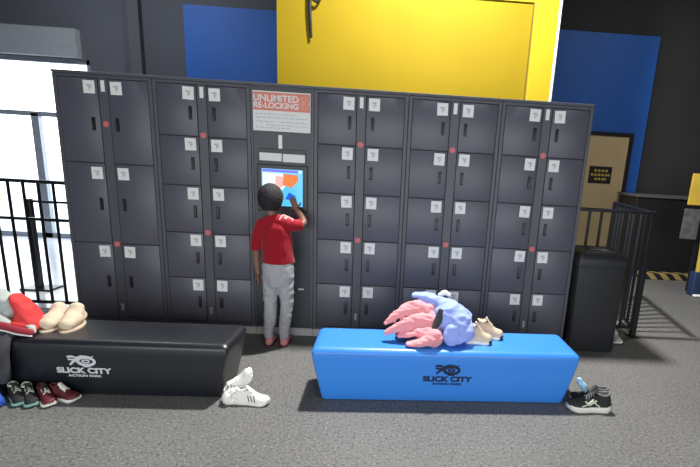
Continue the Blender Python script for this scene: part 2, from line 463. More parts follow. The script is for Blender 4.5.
text_mesh('header_lettering', 'UNLIMITED', .066, M['paper'], n, (-.045, -.0080, 1.914), sx=1.02, bold=.0015)
text_mesh('header_lettering', 'RE-LOCKING', .058, M['paper'], n, (-.045, -.0080, 1.862), sx=1.0, bold=.0015)
b = nb()
q = [(.165+.036*math.cos(a), -.0080, 1.892+.042*math.sin(a)) for a in [2*PI*i/24 for i in range(25)]]
tube(b, q, [.004]*25, 6, round_ends=False)
for i in range(3): box(b, .150+i*.011, .155+i*.011, -.009, -.0075, 1.872, 1.912)
obj('round_icon', b, M['peach'], n)
b = nb()
random.seed(3)
for z, x0, x1 in ((1.80, -.20, .10), (1.775, -.20, .19), (1.745, -.20, -.06), (1.745, -.02, .19), (1.72, -.12, .19), (1.70, -.20, .06)):
    x = x0
    while x < x1:
        l = random.uniform(.012, .04); box(b, x, min(x+l, x1), -.0066, -.006, z-.0028, z+.0028); x += l+.008
obj('small_print', b, M['ink'], n)
obj('white_strip', bx(-.032, -.003, -.0015, .004, 1.548, 1.650), M['sticker'], k)
sl = obj('printer_slot', bx(-.186, .182, -.004, .004, 1.41, 1.545, .003), M['frame'], k)
obj('slot_cover', bx(-.178, -.006, -.009, -.004, 1.452, 1.512, .002), M['paper'], sl)
obj('slot_cover', bx(.002, .174, -.009, -.004, 1.448, 1.510, .002), M['paper'], sl)
bz = obj('screen_bezel', bx(-.198, .196, -.012, .004, 1.060, 1.425, .006), M['handle'], k)
s_ = obj('screen', bx(-.162, .157, -.0135, -.012, 1.105, 1.392), M['scr_bg'], bz)
def patch(name, pts, m, y=-.0142):
    b = nb(); vs = [b.verts.new((x, y, z)) for x, z in pts]; f = b.faces.new(vs)
    bmesh.ops.solidify(b, geom=[f], thickness=.0004)
    return obj(name, b, m, bz)
patch('screen_banner', [(-.155, 1.370), (.12, 1.368), (.12, 1.386), (-.155, 1.388)], M['scr_v'])
patch('screen_picture', [(-.155, 1.20), (-.01, 1.22), (.03, 1.27), (.0, 1.362), (-.155, 1.362)], M['scr_w'])
patch('screen_picture', [(.0, 1.27), (.07, 1.25), (.125, 1.31), (.12, 1.352), (.01, 1.358)], M['scr_o'], -.0146)
patch('screen_picture', [(-.06, 1.25), (.0, 1.25), (.01, 1.33), (-.05, 1.345)], M['scr_p'], -.0146)
patch('screen_picture', [(.02, 1.16), (.11, 1.15), (.10, 1.19), (.05, 1.215)], M['scr_b'], -.0146)
patch('screen_icon', [(.127, 1.366), (.148, 1.366), (.148, 1.386), (.127, 1.386)], M['scr_w'], -.0146)
obj('card_slot', bx(.118, .165, -.006, -.002, .412, .424, .001), M['paper'], k)

# ------------------------------------------------------------------ benches
def bench(name, label, loc, rz, vm, lm):
    t = thing(name, label, 'bench', loc, (0, 0, rz))
    H, hb, ht, db, dt = .366, .790, .862, .152, .198
    b = nb(); rg = []
    def rr(hx, hy, z, r, n=6):
        out = []
        for qx, qy, a0 in ((1, 1, 0), (-1, 1, 90), (-1, -1, 180), (1, -1, 270)):
            for i in range(n+1):
                a = rad(a0+90*i/n); out.append(Vector((qx*(hx-r)+r*math.cos(a), qy*(hy-r)+r*math.sin(a), z)))
        return out
    levels = [(0.0, -.012), (.004, -.004), (.012, 0)]+[(z, 0) for z in (.06, .12, .18, .24, .29)]
    for z, ins in levels:
        f = z/H; bulge = .006*math.sin(PI*min(1, z/.3)); rg.append(rr(hb+(ht-hb)*f+ins+bulge*0, db+(dt-db)*f+ins+bulge*.3, z, .022))
    rtop = .042
    for i in range(1, 9):
        a = rad(90*i/8); z = H-rtop+rtop*math.sin(a); ins = -rtop*(1-math.cos(a)); f = (H-rtop)/H
        rg.append(rr(hb+(ht-hb)*f+ins, db+(dt-db)*f+ins, z, .026))
    for s in (.02, .06): rg.append(rr(ht-rtop-s, dt-rtop-s, H+s*.04, .02))
    rings_to_faces(b, rg)
    obj('padded_block', b, vm, t, angle=50)
    obj('base_board', bx(-hb+.02, hb-.02, -db+.02, db-.02, -.001, .003), M['ksole'], t)
    th = math.atan((dt-db)/H)
    def fy(z): return -(db+(dt-db)*z/H)-.0045
    L = []
    e = nb()
    el = lambda cx_, cy_, rx_, ry_, a0=0, a1=360, n=26: [(cx_+rx_*math.cos(rad(a0+(a1-a0)*i/n)), cy_+ry_*math.sin(rad(a0+(a1-a0)*i/n))) for i in range(n+1)]
    ribbon(e, el(.022, 0, .048, .026)[:-1], .017, closed=True)
    ribbon(e, el(.020, 0, .020, .009)[:-1], .008, .0026, closed=True)
    ribbon(e, [(-.082, .028), (-.055, .032), (-.028, .024), (-.05, -.002), (-.074, -.026)], [.013, .015, .016, .015, .011])
    ribbon(e, [(-.080, .012), (-.045, .010), (-.015, -.012), (.010, -.034), (.040, -.036)], [.009, .013, .016, .013, .006], .0023)
    ribbon(e, [(-.03, .022), (.0, .036), (.03, .034), (.052, .028), (.070, .036)], [.012, .012, .010, .008, .004], .0021)
    em = obj('emblem', e, lm, t); em.location = (.002, fy(.238), .238); em.rotation_euler = (PI/2+th, 0, 0)
    o1 = text_mesh('lettering', 'SLICK CITY', .050, lm, t, (0, fy(.172), .172), PI/2+th, 1.24, .0024)
    o2 = text_mesh('small_lettering', 'ACTION PARK', .020, lm, t, (.0, fy(.137), .137), PI/2+th, 1.45, .0008)
    return t
bench('padded_bench', 'blue vinyl block bench with dark logo, holding the pink and periwinkle jackets', (.675, -.858, 0), .036, M['vinyl_b'], M['logo_k'])
bench('padded_bench', 'black vinyl block bench with white logo, nearest the bright window', (-1.520, -.921, 0), .018, M['vinyl_k'], M['logo_w'])

# ------------------------------------------------------------------ shoes
def shoe(name, label, L, Wd, loc, rot, upper, sole, lin, laces, stripes=None, trim=None, hc=.075, group=None, cat='shoe', tongue=None, solez=.026, heel=None):
    t = thing(name, label, cat, loc, rot, group)
    def hw(u):
        u = max(0, min(1, u))
        pts = [(0, .0), (.03, .24), (.10, .36), (.25, .38), (.42, .36), (.60, .44), (.74, .50), (.86, .45), (.95, .28), (1, .0)]
        for (a, va), (b_, vb) in zip(pts, pts[1:]):
            if u <= b_:
                s = (u-a)/(b_-a); s = s if a > .01 and b_ < .99 else (math.sin(s*PI/2) if a < .01 else 1-(1-math.cos(s*PI/2)));
                return (va+(vb-va)*s)*Wd
        return 0
    def lat(u): return .05*Wd*math.sin(PI*u)*(1 if u > .5 else .5)
    def zb(u): return .016*max(0, (u-.72)/.28)**2+.004*max(0, (.08-u)/.08)
    us = [0, .012, .03, .06, .1, .18, .26, .34, .42, .5, .58, .66, .74, .82, .88, .93, .965, .988, 1]
    b = nb()
    n = len(us)
    outline = [(u, 1) for u in us]+[(u, -1) for u in reversed(us[1:-1])]
    rg = []
    for zf, ins in ((0, -.004), (.004, 0), (solez*.6, .002), (solez-.003, .001), (solez, -.004)):
        rg.append([Vector((u*L, lat(u)+s*max(.0, hw(u)+(ins if hw(u) > .005 else 0)), zb(u)+zf*(1-.15*u))) for u, s in outline])
    rings_to_faces(b, rg)
    obj('sole', b, sole, t, angle=60)
    hh = [(0.0, .55), (.04, .92), (.10, 1.0), (.2, .93), (.3, .84), (.38, .86), (.46, .84), (.56, .68), (.66, .54), (.76, .46), (.86, .40), (.94, .28), (.985, .08)]
    b = nb(); rg = []
    for u, h in hh:
        w_ = hw(max(u, .012))*.95; z0 = zb(u)+solez*.7; H = hc*h; r = []
        nk = 14
        for i in range(nk+1):
            a = PI*i/nk; c, s = math.cos(a), math.sin(a)
            ex = .62 if u < .45 else .8
            wx = w_*(abs(c)**ex)*(1 if c > 0 else -1)
            if u < .42: wx *= 1-.32*max(0, s)**2
            r.append(Vector((u*L+.004, lat(u)+wx, z0+H*max(0, s)**.85)))
        rg.append(r)
    rings_to_faces(b, rg)
    up_ = obj('upper', b, upper, t, angle=70)
    # padded collar and dark opening
    b = nb(); q = []
    cu0, cuL = .055, .36
    for i in range(25):
        a = 2*PI*i/24; u = (cu0+cuL)/2+(cuL-cu0)/2*math.cos(a)
        z = hc*(1.0-.10*math.sin(PI*(u-cu0)/(cuL-cu0)))+solez*.7
        q.append((u*L, lat(u)+.25*Wd*math.sin(a), z))
    tube(b, q, [.0065]*25, 8, round_ends=False)
    obj('collar', b, trim or upper, t, True)
    b = nb(); rg = [[Vector(p)-Vector((0, 0, .001)) for p in q[:-1]], [Vector(p)-Vector((0, 0, .0005)) for p in q[:-1]]]
    c0 = sum((Vector(p) for p in q[:-1]), Vector())/24
    rg = [[c0+(p-c0)*f+Vector((0, 0, dz)) for p in [Vector(x) for x in q[:-1]]] for f, dz in ((1, -.004), (1, .001), (.8, -.001), (.5, -.002))]
    rings_to_faces(b, rg); obj('lining', b, lin, t, True)
    b = nb()
    tube(b, [(.56*L, lat(.5), hc*.68+solez*.7), (.44*L, lat(.4), hc*.92+solez*.7), (.355*L, lat(.3), hc*1.13+solez*.7)], [(.20*Wd, .005), (.19*Wd, .006), (.17*Wd, .006)], 12, up=(0, 1, 0))
    obj('tongue', b, tongue or upper, t, True)
    b = nb()
    for u, z in ((.44, .93), (.49, .845), (.54, .76), (.59, .68)):
        zz = hc*z+solez*.7+.004
        tube(b, [(u*L, lat(u)-.20*Wd, zz-.010), (u*L-.003, lat(u), zz+.002), (u*L, lat(u)+.20*Wd, zz-.010)], [.0032]*3, 6)
    obj('laces', b, laces, t, True)
    if stripes:
        kind, sm_, side = stripes
        bv = BVHTree.FromPolygons([v.co for v in up_.data.vertices], [p.vertices for p in up_.data.polygons])
        b = nb()
        lines = [[(.46+.085*i, .004), (.42+.085*i, .040)] for i in range(3)] if kind == 'bars' else \
                [[(.30, .004), (.44, .034), (.60, .014), (.70, .004)], [(.38, .040), (.52, .014), (.62, .034)], [(.45, .046), (.58, .018)]]
        for ln in lines:
            P = []
            for (a, za), (c, zc) in zip(ln, ln[1:]):
                for i in range(7):
                    f = i/6; u = a+(c-a)*f; z = solez*.95+za+(zc-za)*f
                    hit = bv.ray_cast(Vector((u*L, side*.3, z)), Vector((0, -side, 0)))
                    if hit[0]: P.append(hit[0]+Vector((0, side*.0008, 0)))
            if len(P) > 2: tube(b, P[::2]+[P[-1]], [(.0028 if kind == 'bars' else .0055)]*(len(P[::2])+1), 6)
        obj('side_stripes', b, sm_, t, True)
    if heel:
        b = nb(); ball(b, (.018, 0, solez*.7+hc*.55), (.016, .26*Wd, hc*.42)); obj('heel_tab', b, heel, t, True)
    return t

# white pair against the end of the black bench
shoe('sneaker', 'white leather sneaker with three dark side stripes lying flat by the black bench', .215, .085, (-.628, -1.105, .0), (0, 0, rad(-4)), M['wshoe'], M['wsole'], M['lining_w'], M['wshoe'], ('bars', M['ksole'], -1), hc=.085, group='pair of white sneakers')
shoe('sneaker', 'white leather sneaker tipped up on its heel behind the striped one', .205, .085, (-.632, -1.025, .022), (rad(50), rad(-56), rad(-14)), M['wshoe'], M['wsole'], M['lining_w'], M['wshoe'], hc=.08, group='pair of white sneakers')
b = nb()
ball(b, (0, 0, .045), (.042, .045, .048)); tube(b, [(.01, -.01, .03), (.05, .0, .03), (.08, .01, .028)], [.028, .03, .024]); tube(b, [(-.01, .0, .07), (.03, .0, .085), (.05, .01, .075)], [.02, .024, .018])
o = fuse('sock', b, .005, M['wshoe'], None, 2, (.008, 30, (1, 1, 1), 2)); o.location = (-.660, -1.120, -.002); o.scale = (.85, .9, 1.0)
tag(o, 'crumpled white sock beside the white sneakers', 'sock')
# black pair by the blue bench
shoe('running_shoe', 'black running shoe with thick white sole and pale side stripes', .285, .100, (1.755, -1.055, .0), (0, 0, rad(177)), M['kmesh'], M['wsole'], M['dark_in'], M['gmesh'], ('swirl', M['lime'], 1), hc=.098, solez=.044, group='pair of black running shoes', trim=M['gmesh'])
shoe('running_shoe', 'black running shoe half hidden behind its pair, a light blue sock in it', .265, .095, (1.800, -.935, .0), (0, 0, rad(180)), M['kmesh'], M['wsole'], M['dark_in'], M['gmesh'], hc=.078, solez=.036, group='pair of black running shoes', trim=M['gmesh'])
b = nb(); tube(b, [(0, 0, 0), (-.02, 0, .035), (-.05, 0, .06), (-.062, .0, .09)], [.028, .028, .026, .020])
o = fuse('sock', b, .005, M['ltblue'], None, 2, (.006, 30, (1, 1, 1), 6)); o.location = (1.63, -.935, .085); o.scale = (.8, .8, .8); tag(o, 'light blue sock pushed into the rear black running shoe', 'sock')
# floor row under the black bench's clothes
shoe('sneaker', 'small black sneaker with mint sole and pale lace trim, next to the royal blue shoe', .175, .078, (-1.930, -1.125, 0), (0, 0, rad(-38)), M['kmesh'], M['green'], M['dark_in'], M['lime'], trim=M['lime'], hc=.08, group='pair of black sneakers with mint soles')
shoe('sneaker', 'small black sneaker with mint sole, next to the maroon pair', .175, .078, (-1.850, -1.125, 0), (0, 0, rad(-42)), M['kmesh'], M['green'], M['dark_in'], M['lime'], trim=M['lime'], hc=.08, group='pair of black sneakers with mint soles')
shoe('sneaker', 'maroon sneaker with white sole, toe turned outward, beside the mint-soled pair', .175, .080, (-1.765, -1.125, 0), (0, 0, rad(-38)), M['maroon'], M['wsole'], M['dark_in'], M['wshoe'], tongue=M['kmesh'], hc=.075, group='pair of maroon sneakers')
shoe('sneaker', 'maroon sneaker with white sole, toe pointing along the bench under the logo', .180, .080, (-1.705, -1.125, 0), (0, 0, rad(-10)), M['maroon'], M['wsole'], M['dark_in'], M['wshoe'], tongue=M['wshoe'], hc=.075, group='pair of maroon sneakers')
shoe('sneaker', 'royal blue shoe at the end of the floor row', .18, .085, (-2.03, -1.14, 0), (0, 0, rad(-45)), M['bluebag'], M['bluebag'], M['dark_in'], M['bluebag'], hc=.09)
# tan pair on blue bench
zt = .367
for args in (('tan suede sneaker with black toe cap, touching the periwinkle jacket', .175, (.800, -.885, zt), rad(-4)),
             ('tan suede sneaker with black toe cap, rear one of the pair on the blue bench', .185, (.885, -.785, zt), rad(-6))):
    t = shoe('sneaker', args[0], args[1], .088, args[2], (0, 0, args[3]), M['tan'], M['wsole'], M['lining_w'], M['tan'], hc=.112, group='pair of tan sneakers on the blue bench')
    b = nb(); ball(b, (args[1]*.90, .004, .020), (args[1]*.120, .043, .020)); obj('toe_cap', b, M['kmesh'], t, True)
# pale shoes beyond the railing
for i, (x, y, a, lab) in enumerate(((2.355, .285, -82, 'pale grey sneaker on the floor between the trash bin and the railing'), (2.44, .66, -85, 'pale grey sneaker farther back behind the railing by the bin'))):
    shoe('sneaker', lab, .19, .085, (x, y, 0), (0, 0, rad(a)), M['lining_w'], M['wsole'], M['dark_in'], M['wshoe'], hc=.09, group='pale sneakers by the railing')

# ------------------------------------------------------------------ garments
# pink jacket: left of the pile on the blue bench
z0 = .367
b = nb()
tube(b, [(.275, -.90, z0+.115), (.34, -.88, z0+.165), (.41, -.86, z0+.205), (.48, -.85, z0+.215), (.55, -.85, z0+.20)], [(.016, .012), (.03, .020), (.04, .028), (.05, .035), (.05, .05)])
tube(b, [(.275, -.93, z0+.055), (.34, -.92, z0+.092), (.42, -.91, z0+.125), (.50, -.90, z0+.145), (.56, -.89, z0+.14)], [(.018, .012), (.03, .020), (.045, .026), (.05, .035), (.06, .05)])
tube(b, [(.365, -.93, z0+.045), (.43, -.93, z0+.065), (.50, -.93, z0+.080), (.56, -.92, z0+.08)], [(.02, .014), (.035, .022), (.045, .035), (.05, .05)])
tube(b, [(.42, -.985, z0+.016), (.50, -.99, z0+.030), (.57, -.985, z0+.055)], [(.03, .014), (.04, .026), (.045, .045)])
ball(b, (.585, -.975, z0+.058), (.060, .045, .060))
ball(b, (.57, -.87, z0+.11), (.075, .08, .10))
ball(b, (.50, -.86, z0+.15), (.06, .05, .05))
o = fuse('jacket', b, .006, M['pink'], None, 2, (.010, 17, (.7, 1, 2.2), 1.3)); tag(o, 'crumpled pink jacket with sleeves fanned out on the blue bench', 'jacket')
b = nb(); tube(b, [(.36, -.86, z0+.03), (.43, -.85, z0+.06), (.50, -.84, z0+.08)], [(.04, .022), (.06, .045), (.05, .06)])
obj('gap_shade', b, M['dkred'], o, True)  # dark red filler stands in for shade between the sleeves
# periwinkle jacket
b = nb()
ball(b, (.735, -.88, z0+.115), (.10, .10, .118))
ball(b, (.68, -.87, z0+.16), (.11, .08, .11))
tube(b, [(.45, -.80, z0+.285), (.52, -.80, z0+.285), (.60, -.82, z0+.265), (.70, -.84, z0+.22), (.79, -.84, z0+.16)], [(.03, .014), (.045, .02), (.05, .03), (.07, .05), (.05, .05)])
tube(b, [(.50, -.82, z0+.26), (.56, -.84, z0+.22), (.60, -.85, z0+.18)], [(.03, .02), (.045, .03), (.04, .03)])
tube(b, [(.74, -.96, z0+.06), (.80, -.93, z0+.075), (.83, -.89, z0+.10)], [(.04, .04), (.045, .05), (.03, .045)])
ball(b, (.70, -.955, z0+.075), (.06, .05, .075))
o = fuse('jacket', b, .006, M['peri'], None, 2, (.012, 13, (1, 1, 1.4), 4.1)); tag(o, 'bundled periwinkle blue jacket heaped on the blue bench beside the pink one', 'jacket')
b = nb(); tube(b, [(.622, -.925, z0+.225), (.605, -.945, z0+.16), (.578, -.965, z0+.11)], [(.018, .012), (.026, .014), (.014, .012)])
obj('gap_shade', b, M['kpants'], o, True)  # black filler stands in for the shaded gap beside the pink jacket
b = nb()
tube(b, [(.0, 0, 0), (.03, .0, .012), (.06, 0, .0)], [(.014, .02), (.018, .024), (.012, .02)])
o = fuse('sock', b, .004, M['wtag'], None, 1, (.004, 40, (1, 1, 1), 3)); o.location = (.622, -.80, z0+.297); tag(o, 'small off-white sock on top of the periwinkle jacket', 'sock')

# clothes at the end of the black bench
b = nb()
ball(b, (-2.06, -.93, z0+.10), (.10, .11, .10))
tube(b, [(-2.12, -.98, z0+.20), (-2.04, -.97, z0+.20), (-1.985, -.99, z0+.13)], [.05, .05, .035])
tube(b, [(-2.14, -1.03, z0+.10), (-2.05, -1.05, z0+.09), (-1.98, -1.05, z0+.07)], [.045, .045, .04])
o = fuse('hooded_top', b, .008, M['greyh'], None, 3, (.018, 10, (1, 1, 1.6), 8.1)); tag(o, 'pale grey fleece top bunched up on the black bench', 'sweater')
b = nb()
ball(b, (-1.915, -.96, z0+.08), (.055, .08, .09))
tube(b, [(-1.965, -.96, z0+.205), (-1.935, -.965, z0+.16), (-1.89, -.97, z0+.10), (-1.850, -.97, z0+.048)], [(.022, .05), (.040, .06), (.045, .07), (.03, .06)], up=(1, 0, .5))
tube(b, [(-1.97, -1.03, z0+.045), (-1.90, -1.03, z0+.040), (-1.84, -1.01, z0+.028)], [.04, .036, .022])
tube(b, [(-1.93, -.93, z0+.06), (-1.86, -.93, z0+.045)], [.05, .04])
rj = fuse('jacket', b, .007, M['redj'], None, 3, (.010, 12, (1, 1, 1), 3.3)); tag(rj, 'bright red jacket slung beside the grey top on the black bench', 'jacket')
bb = nb(); tube(bb, [(-2.16, -1.085, z0+.015), (-2.05, -1.09, z0+.052), (-1.97, -1.09, z0+.070), (-1.89, -1.085, z0+.046), (-1.82, -1.07, z0+.022)], [(.018, .022)]*5, 10)
obj('hem', bb, M['dkred'], rj, True)
bb = nb(); tube(bb, [(-2.16, -1.095, z0-.004), (-2.05, -1.105, z0+.030), (-1.96, -1.105, z0+.046), (-1.88, -1.10, z0+.024), (-1.81, -1.08, z0+.006)], [.005]*5, 8)
obj('piping', bb, M['sticker'], rj, True)
# black trousers hanging over the front
b = nb()
tube(b, [(-2.07, -.99, z0+.02), (-2.075, -1.09, z0+.01), (-2.07, -1.155, z0-.06), (-2.07, -1.16, .20), (-2.075, -1.16, .12)], [(.07, .022), (.075, .026), (.075, .03), (.07, .03), (.066, .028)], up=(1, 0, 0))
tube(b, [(-1.95, -.99, z0+.02), (-1.955, -1.09, z0+.01), (-1.95, -1.155, z0-.06), (-1.945, -1.16, .20), (-1.95, -1.16, .13)], [(.06, .02), (.065, .026), (.062, .03), (.055, .03), (.05, .028)], up=(1, 0, 0))
tr = fuse('trousers', b, .008, M['kpants'], None, 3, (.012, 9, (2.2, 1, .5), 5.5)); tag(tr, 'black trousers hanging over the front edge of the black bench', 'trousers')
b = nb(); tube(b, [(-1.885, -1.00, z0+.035), (-1.85, -1.03, z0+.04), (-1.82, -1.05, z0+.020)], [(.02, .015), (.026, .02), (.016, .012)])
o = fuse('sock', b, .005, M['greyh'], None, 2, (.006, 25, (1, 1, 1), 1)); tag(o, 'small pale grey sock peeking out under the red jacket', 'sock')
# cream boots
def boot(loc, rz, label, fl):
    t = thing('boot', label, 'boot', loc, (0, 0, rz), 'pair of cream boots on the black bench')
    b = nb()
    tube(b, [(0, .06, .055), (0, .0, .056), (0, -.06, .045)], [(.050, .050), (.054, .050), (.048, .038)], up=(1, 0, 0))
    tube(b, [(.0, .03, .06), (.0, .045, .085), (.0, .055, .110)], [(.050, .048), (.052, .046), (.046, .036)], up=(1, 0, 0))
    fuse('upper', b, .006, M['cream'], t, 3, (.006, 14, (1, 1, 1), 3+fl))
    b = nb(); rg = []
    for z in (0, .008, .014):
        rg.append([Vector(((.053+(.003 if z == .008 else 0))*math.cos(a), -.005+(.108+(.003 if z == .008 else 0))*math.sin(a), z)) for a in [2*PI*i/28 for i in range(28)]])
    rings_to_faces(b, rg); obj('sole', b, M['tan'], t, angle=50)
    return t
boot((-1.800, -.91, z0), rad(4), 'cream fleece boot beside the red jacket', -1)
boot((-1.690, -.905, z0), rad(8), 'cream fleece boot at the outer side of its pair, nearer the logo', 1)

# ------------------------------------------------------------------ child
p = thing('person', 'child in red t-shirt and grey joggers tapping the kiosk screen, back turned', 'person', (-.60, -.22, 0))
def L_(x, y, z): return (x+.60, y+.22, z)
def hand(b, wrist, direction, palmn, thumb_side, curl=.3, s=.8):
    """five separate fingers; all vectors in the person's space"""
    d = Vector(direction).normalized(); nrm = Vector(palmn); nrm = (nrm-d*nrm.dot(d)).normalized(); sd = d.cross(nrm).normalized()*thumb_side
    w_ = Vector(wrist)
    tube(b, [w_-d*.012*s, w_+d*.03*s, w_+d*.062*s], [(.021*s, .015*s), (.030*s, .013*s), (.033*s, .011*s)], 12, up=sd)
    for off, ln in ((.024, .050), (.008, .058), (-.008, .054), (-.023, .042)):
        q0 = w_+d*.052*s+sd*off*s
        pts = [q0]; dd = d.copy()
        for f in (.45, .32, .23):
            pts.append(pts[-1]+dd*ln*f*s*1.25)
            dd = (dd+nrm*curl).normalized()
        tube(b, pts, [.0085*s, .008*s, .0072*s, .006*s], 8)
    q0 = w_+d*.012*s+sd*.022*s
    tube(b, [q0, q0+(d*.5+sd*.8)*.026*s, q0+(d*.9+sd*.95+nrm*.3)*.042*s], [.011*s, .0095*s, .0075*s], 8)

b = nb()
# torso and neck
tube(b, [L_(-.590, -.225, .60), L_(-.592, -.225, .72), L_(-.600, -.225, .84), L_(-.606, -.228, .95), L_(-.612, -.232, 1.01)], [(.098, .072), (.092, .066), (.094, .066), (.098, .066), (.062, .046)], 18, up=(1, 0, 0))
tube(b, [L_(-.70, -.23, .985), L_(-.61, -.235, 1.012), L_(-.53, -.235, .995)], [.034, .040, .036])
tube(b, [L_(-.615, -.238, 1.0), L_(-.628, -.236, 1.06), L_(-.634, -.230, 1.12)], [.040, .036, .038])
# head with cheeks, jaw, nose
HC = Vector(L_(-.636, -.222, 1.187))
ball(b, HC+Vector((0, -.004, .012)), (.074, .089, .083))
ball(b, HC+Vector((0, .024, -.042)), (.056, .060, .056))
ball(b, HC+Vector((0, .056, -.078)), (.026, .022, .020))
ball(b, HC+Vector((0, .088, -.018)), (.012, .014, .013)); tube(b, [HC+Vector((0, .082, .012)), HC+Vector((0, .090, -.012))], [.006, .009], 8)
# left arm hanging
sl_ = [L_(-.705, -.230, .985), L_(-.738, -.228, .90), L_(-.752, -.226, .80), L_(-.757, -.215, .70), L_(-.750, -.205, .60)]
tube(b, sl_, [.036, .031, .027, .025, .018])
hand(b, L_(-.750, -.203, .592), (.02, .12, -1), (1, .1, 0), 1, .28, .82)
# right arm raised to the screen
sr_ = [L_(-.520, -.235, .995), L_(-.465, -.195, .985), L_(-.410, -.150, .995), L_(-.438, -.105, 1.045), L_(-.482, -.070, 1.093)]
tube(b, sr_, [.036, .031, .028, .026, .018])
hand(b, L_(-.484, -.068, 1.096), (-.50, .40, .95), (-.3, .9, -.45), -1, .10, .82)
# legs and feet
for xs in (((-.640, .62), (-.652, .38), (-.665, .10), (-.666, .05)), ((-.540, .62), (-.525, .38), (-.548, .10), (-.549, .05))):
    tube(b, [L_(xs[0][0], -.225, .62), L_(xs[0][0], -.222, .50), L_(xs[1][0], -.218, .36), L_(xs[1][0], -.228, .25), L_(xs[2][0], -.225, .10), L_(xs[3][0], -.222, .045)], [.058, .054, .038, .037, .025, .026])
    tube(b, [L_(xs[3][0], -.235, .032), L_(xs[3][0], -.19, .035), L_(xs[3][0]-.004, -.12, .026), L_(xs[3][0]-.006, -.075, .020)], [(.027, .026), (.028, .028), (.034, .018), (.028, .012)], up=(1, 0, 0))
fuse('body', b, .0045, M['skin'], p, 2)
# ears, eyes, mouth
for s in (-1, 1):
    b = nb(); tube(b, [HC+Vector((s*.074, -.010, .012)), HC+Vector((s*.084, -.016, .002)), HC+Vector((s*.077, -.008, -.020))], [(.006, .012), (.008, .015), (.005, .009)], 10)
    obj('ear', b, M['skin'], p, True)
    b = nb(); ball(b, HC+Vector((s*.028, .074, -.002)), (.0115, .008, .0075)); e_ = obj('eye', b, M['eye'], p, True)
    b = nb(); ball(b, HC+Vector((s*.028, .0805, -.002)), (.0052, .003, .0052)); obj('iris', b, M['iris'], e_, True)
b = nb(); tube(b, [HC+Vector((-.020, .072, -.052)), HC+Vector((0, .080, -.054)), HC+Vector((.020, .072, -.052))], [(.003, .005), (.005, .007), (.003, .005)], 8); obj('mouth', b, M['lip'], p, True)
# hair cap
b = nb(); bmesh.ops.create_icosphere(b, subdivisions=5, radius=1)
for v in b.verts:
    c = v.co.copy(); q = Vector((c.x*.092, c.y*.103-.012, c.z*.108-.002))
    face = c.y > .35 and c.z < .42
    low = c.z < -.86
    nk = 1+.03*noise.noise(c*7)+.018*noise.noise(c*25)
    if face or low or (c.y > .0 and c.z < -.1): q = q*.80
    v.co = HC+q*nk
obj('hair', b, M['hair'], p, True)
# t-shirt
b = nb()
tube(b, [L_(-.586, -.225, .692), L_(-.588, -.225, .78), L_(-.597, -.225, .87), L_(-.606, -.228, .955), L_(-.612, -.232, 1.012)], [(.127, .092), (.120, .086), (.118, .082), (.116, .080), (.070, .056)], 20, up=(1, 0, 0), round_ends=False)
tube(b, [L_(-.705, -.232, .985), L_(-.61, -.236, 1.018), L_(-.525, -.236, 1.002)], [.044, .050, .046])
tube(b, [L_(-.700, -.230, .985), L_(-.730, -.229, .92), L_(-.748, -.227, .845), L_(-.755, -.225, .785)], [.046, .045, .042, .042], round_ends=False)
tube(b, [L_(-.525, -.236, .998), L_(-.470, -.198, .982), L_(-.425, -.162, .985)], [.048, .046, .044], round_ends=False)
tube(b, [L_(-.616, -.238, 1.02), L_(-.624, -.238, 1.060)], [.048, .044], round_ends=False)
sh = fuse('t_shirt', b, .0055, M['shirt'], p, 2, (.007, 9, (1.6, 1, .7), 2.7))
bv = BVHTree.FromPolygons([v.co for v in sh.data.vertices], [q_.vertices for q_ in sh.data.polygons])
def decal(name, strokes, w_, m, parent, dr=Vector((0, 1, -.25))):
    b = nb()
    for st in strokes:
        P = []
        for (a, za), (c, zc) in zip(st, st[1:]):
            for i in range(8):
                f = i/7; o_ = Vector(L_(a+(c-a)*f, -.6, za+(zc-za)*f))-Vector((0, 0, dr.z*.37))
                h = bv.ray_cast(o_, dr.normalized())
                if h[0]: P.append(h[0]+h[1]*.001)
        if len(P) > 3: tube(b, P[::3]+[P[-1]], [(w_, .0014)]*(len(P[::3])+1), 8, up=(0, 0, 1))
    return obj(name, b, m, parent, True)
decal('shirt_print', [[(-.558, 1.015), (-.540, 1.070), (-.50, 1.068)], [(-.53, 1.03), (-.50, 1.045), (-.46, 1.04)], [(-.535, 1.045), (-.515, 1.02)], [(-.510, 1.06), (-.485, 1.03), (-.475, 1.01)], [(-.49, 1.055), (-.455, 1.035)], [(-.545, 1.055), (-.50, 1.045), (-.47, 1.022)]], .0095, M['print_'], sh)
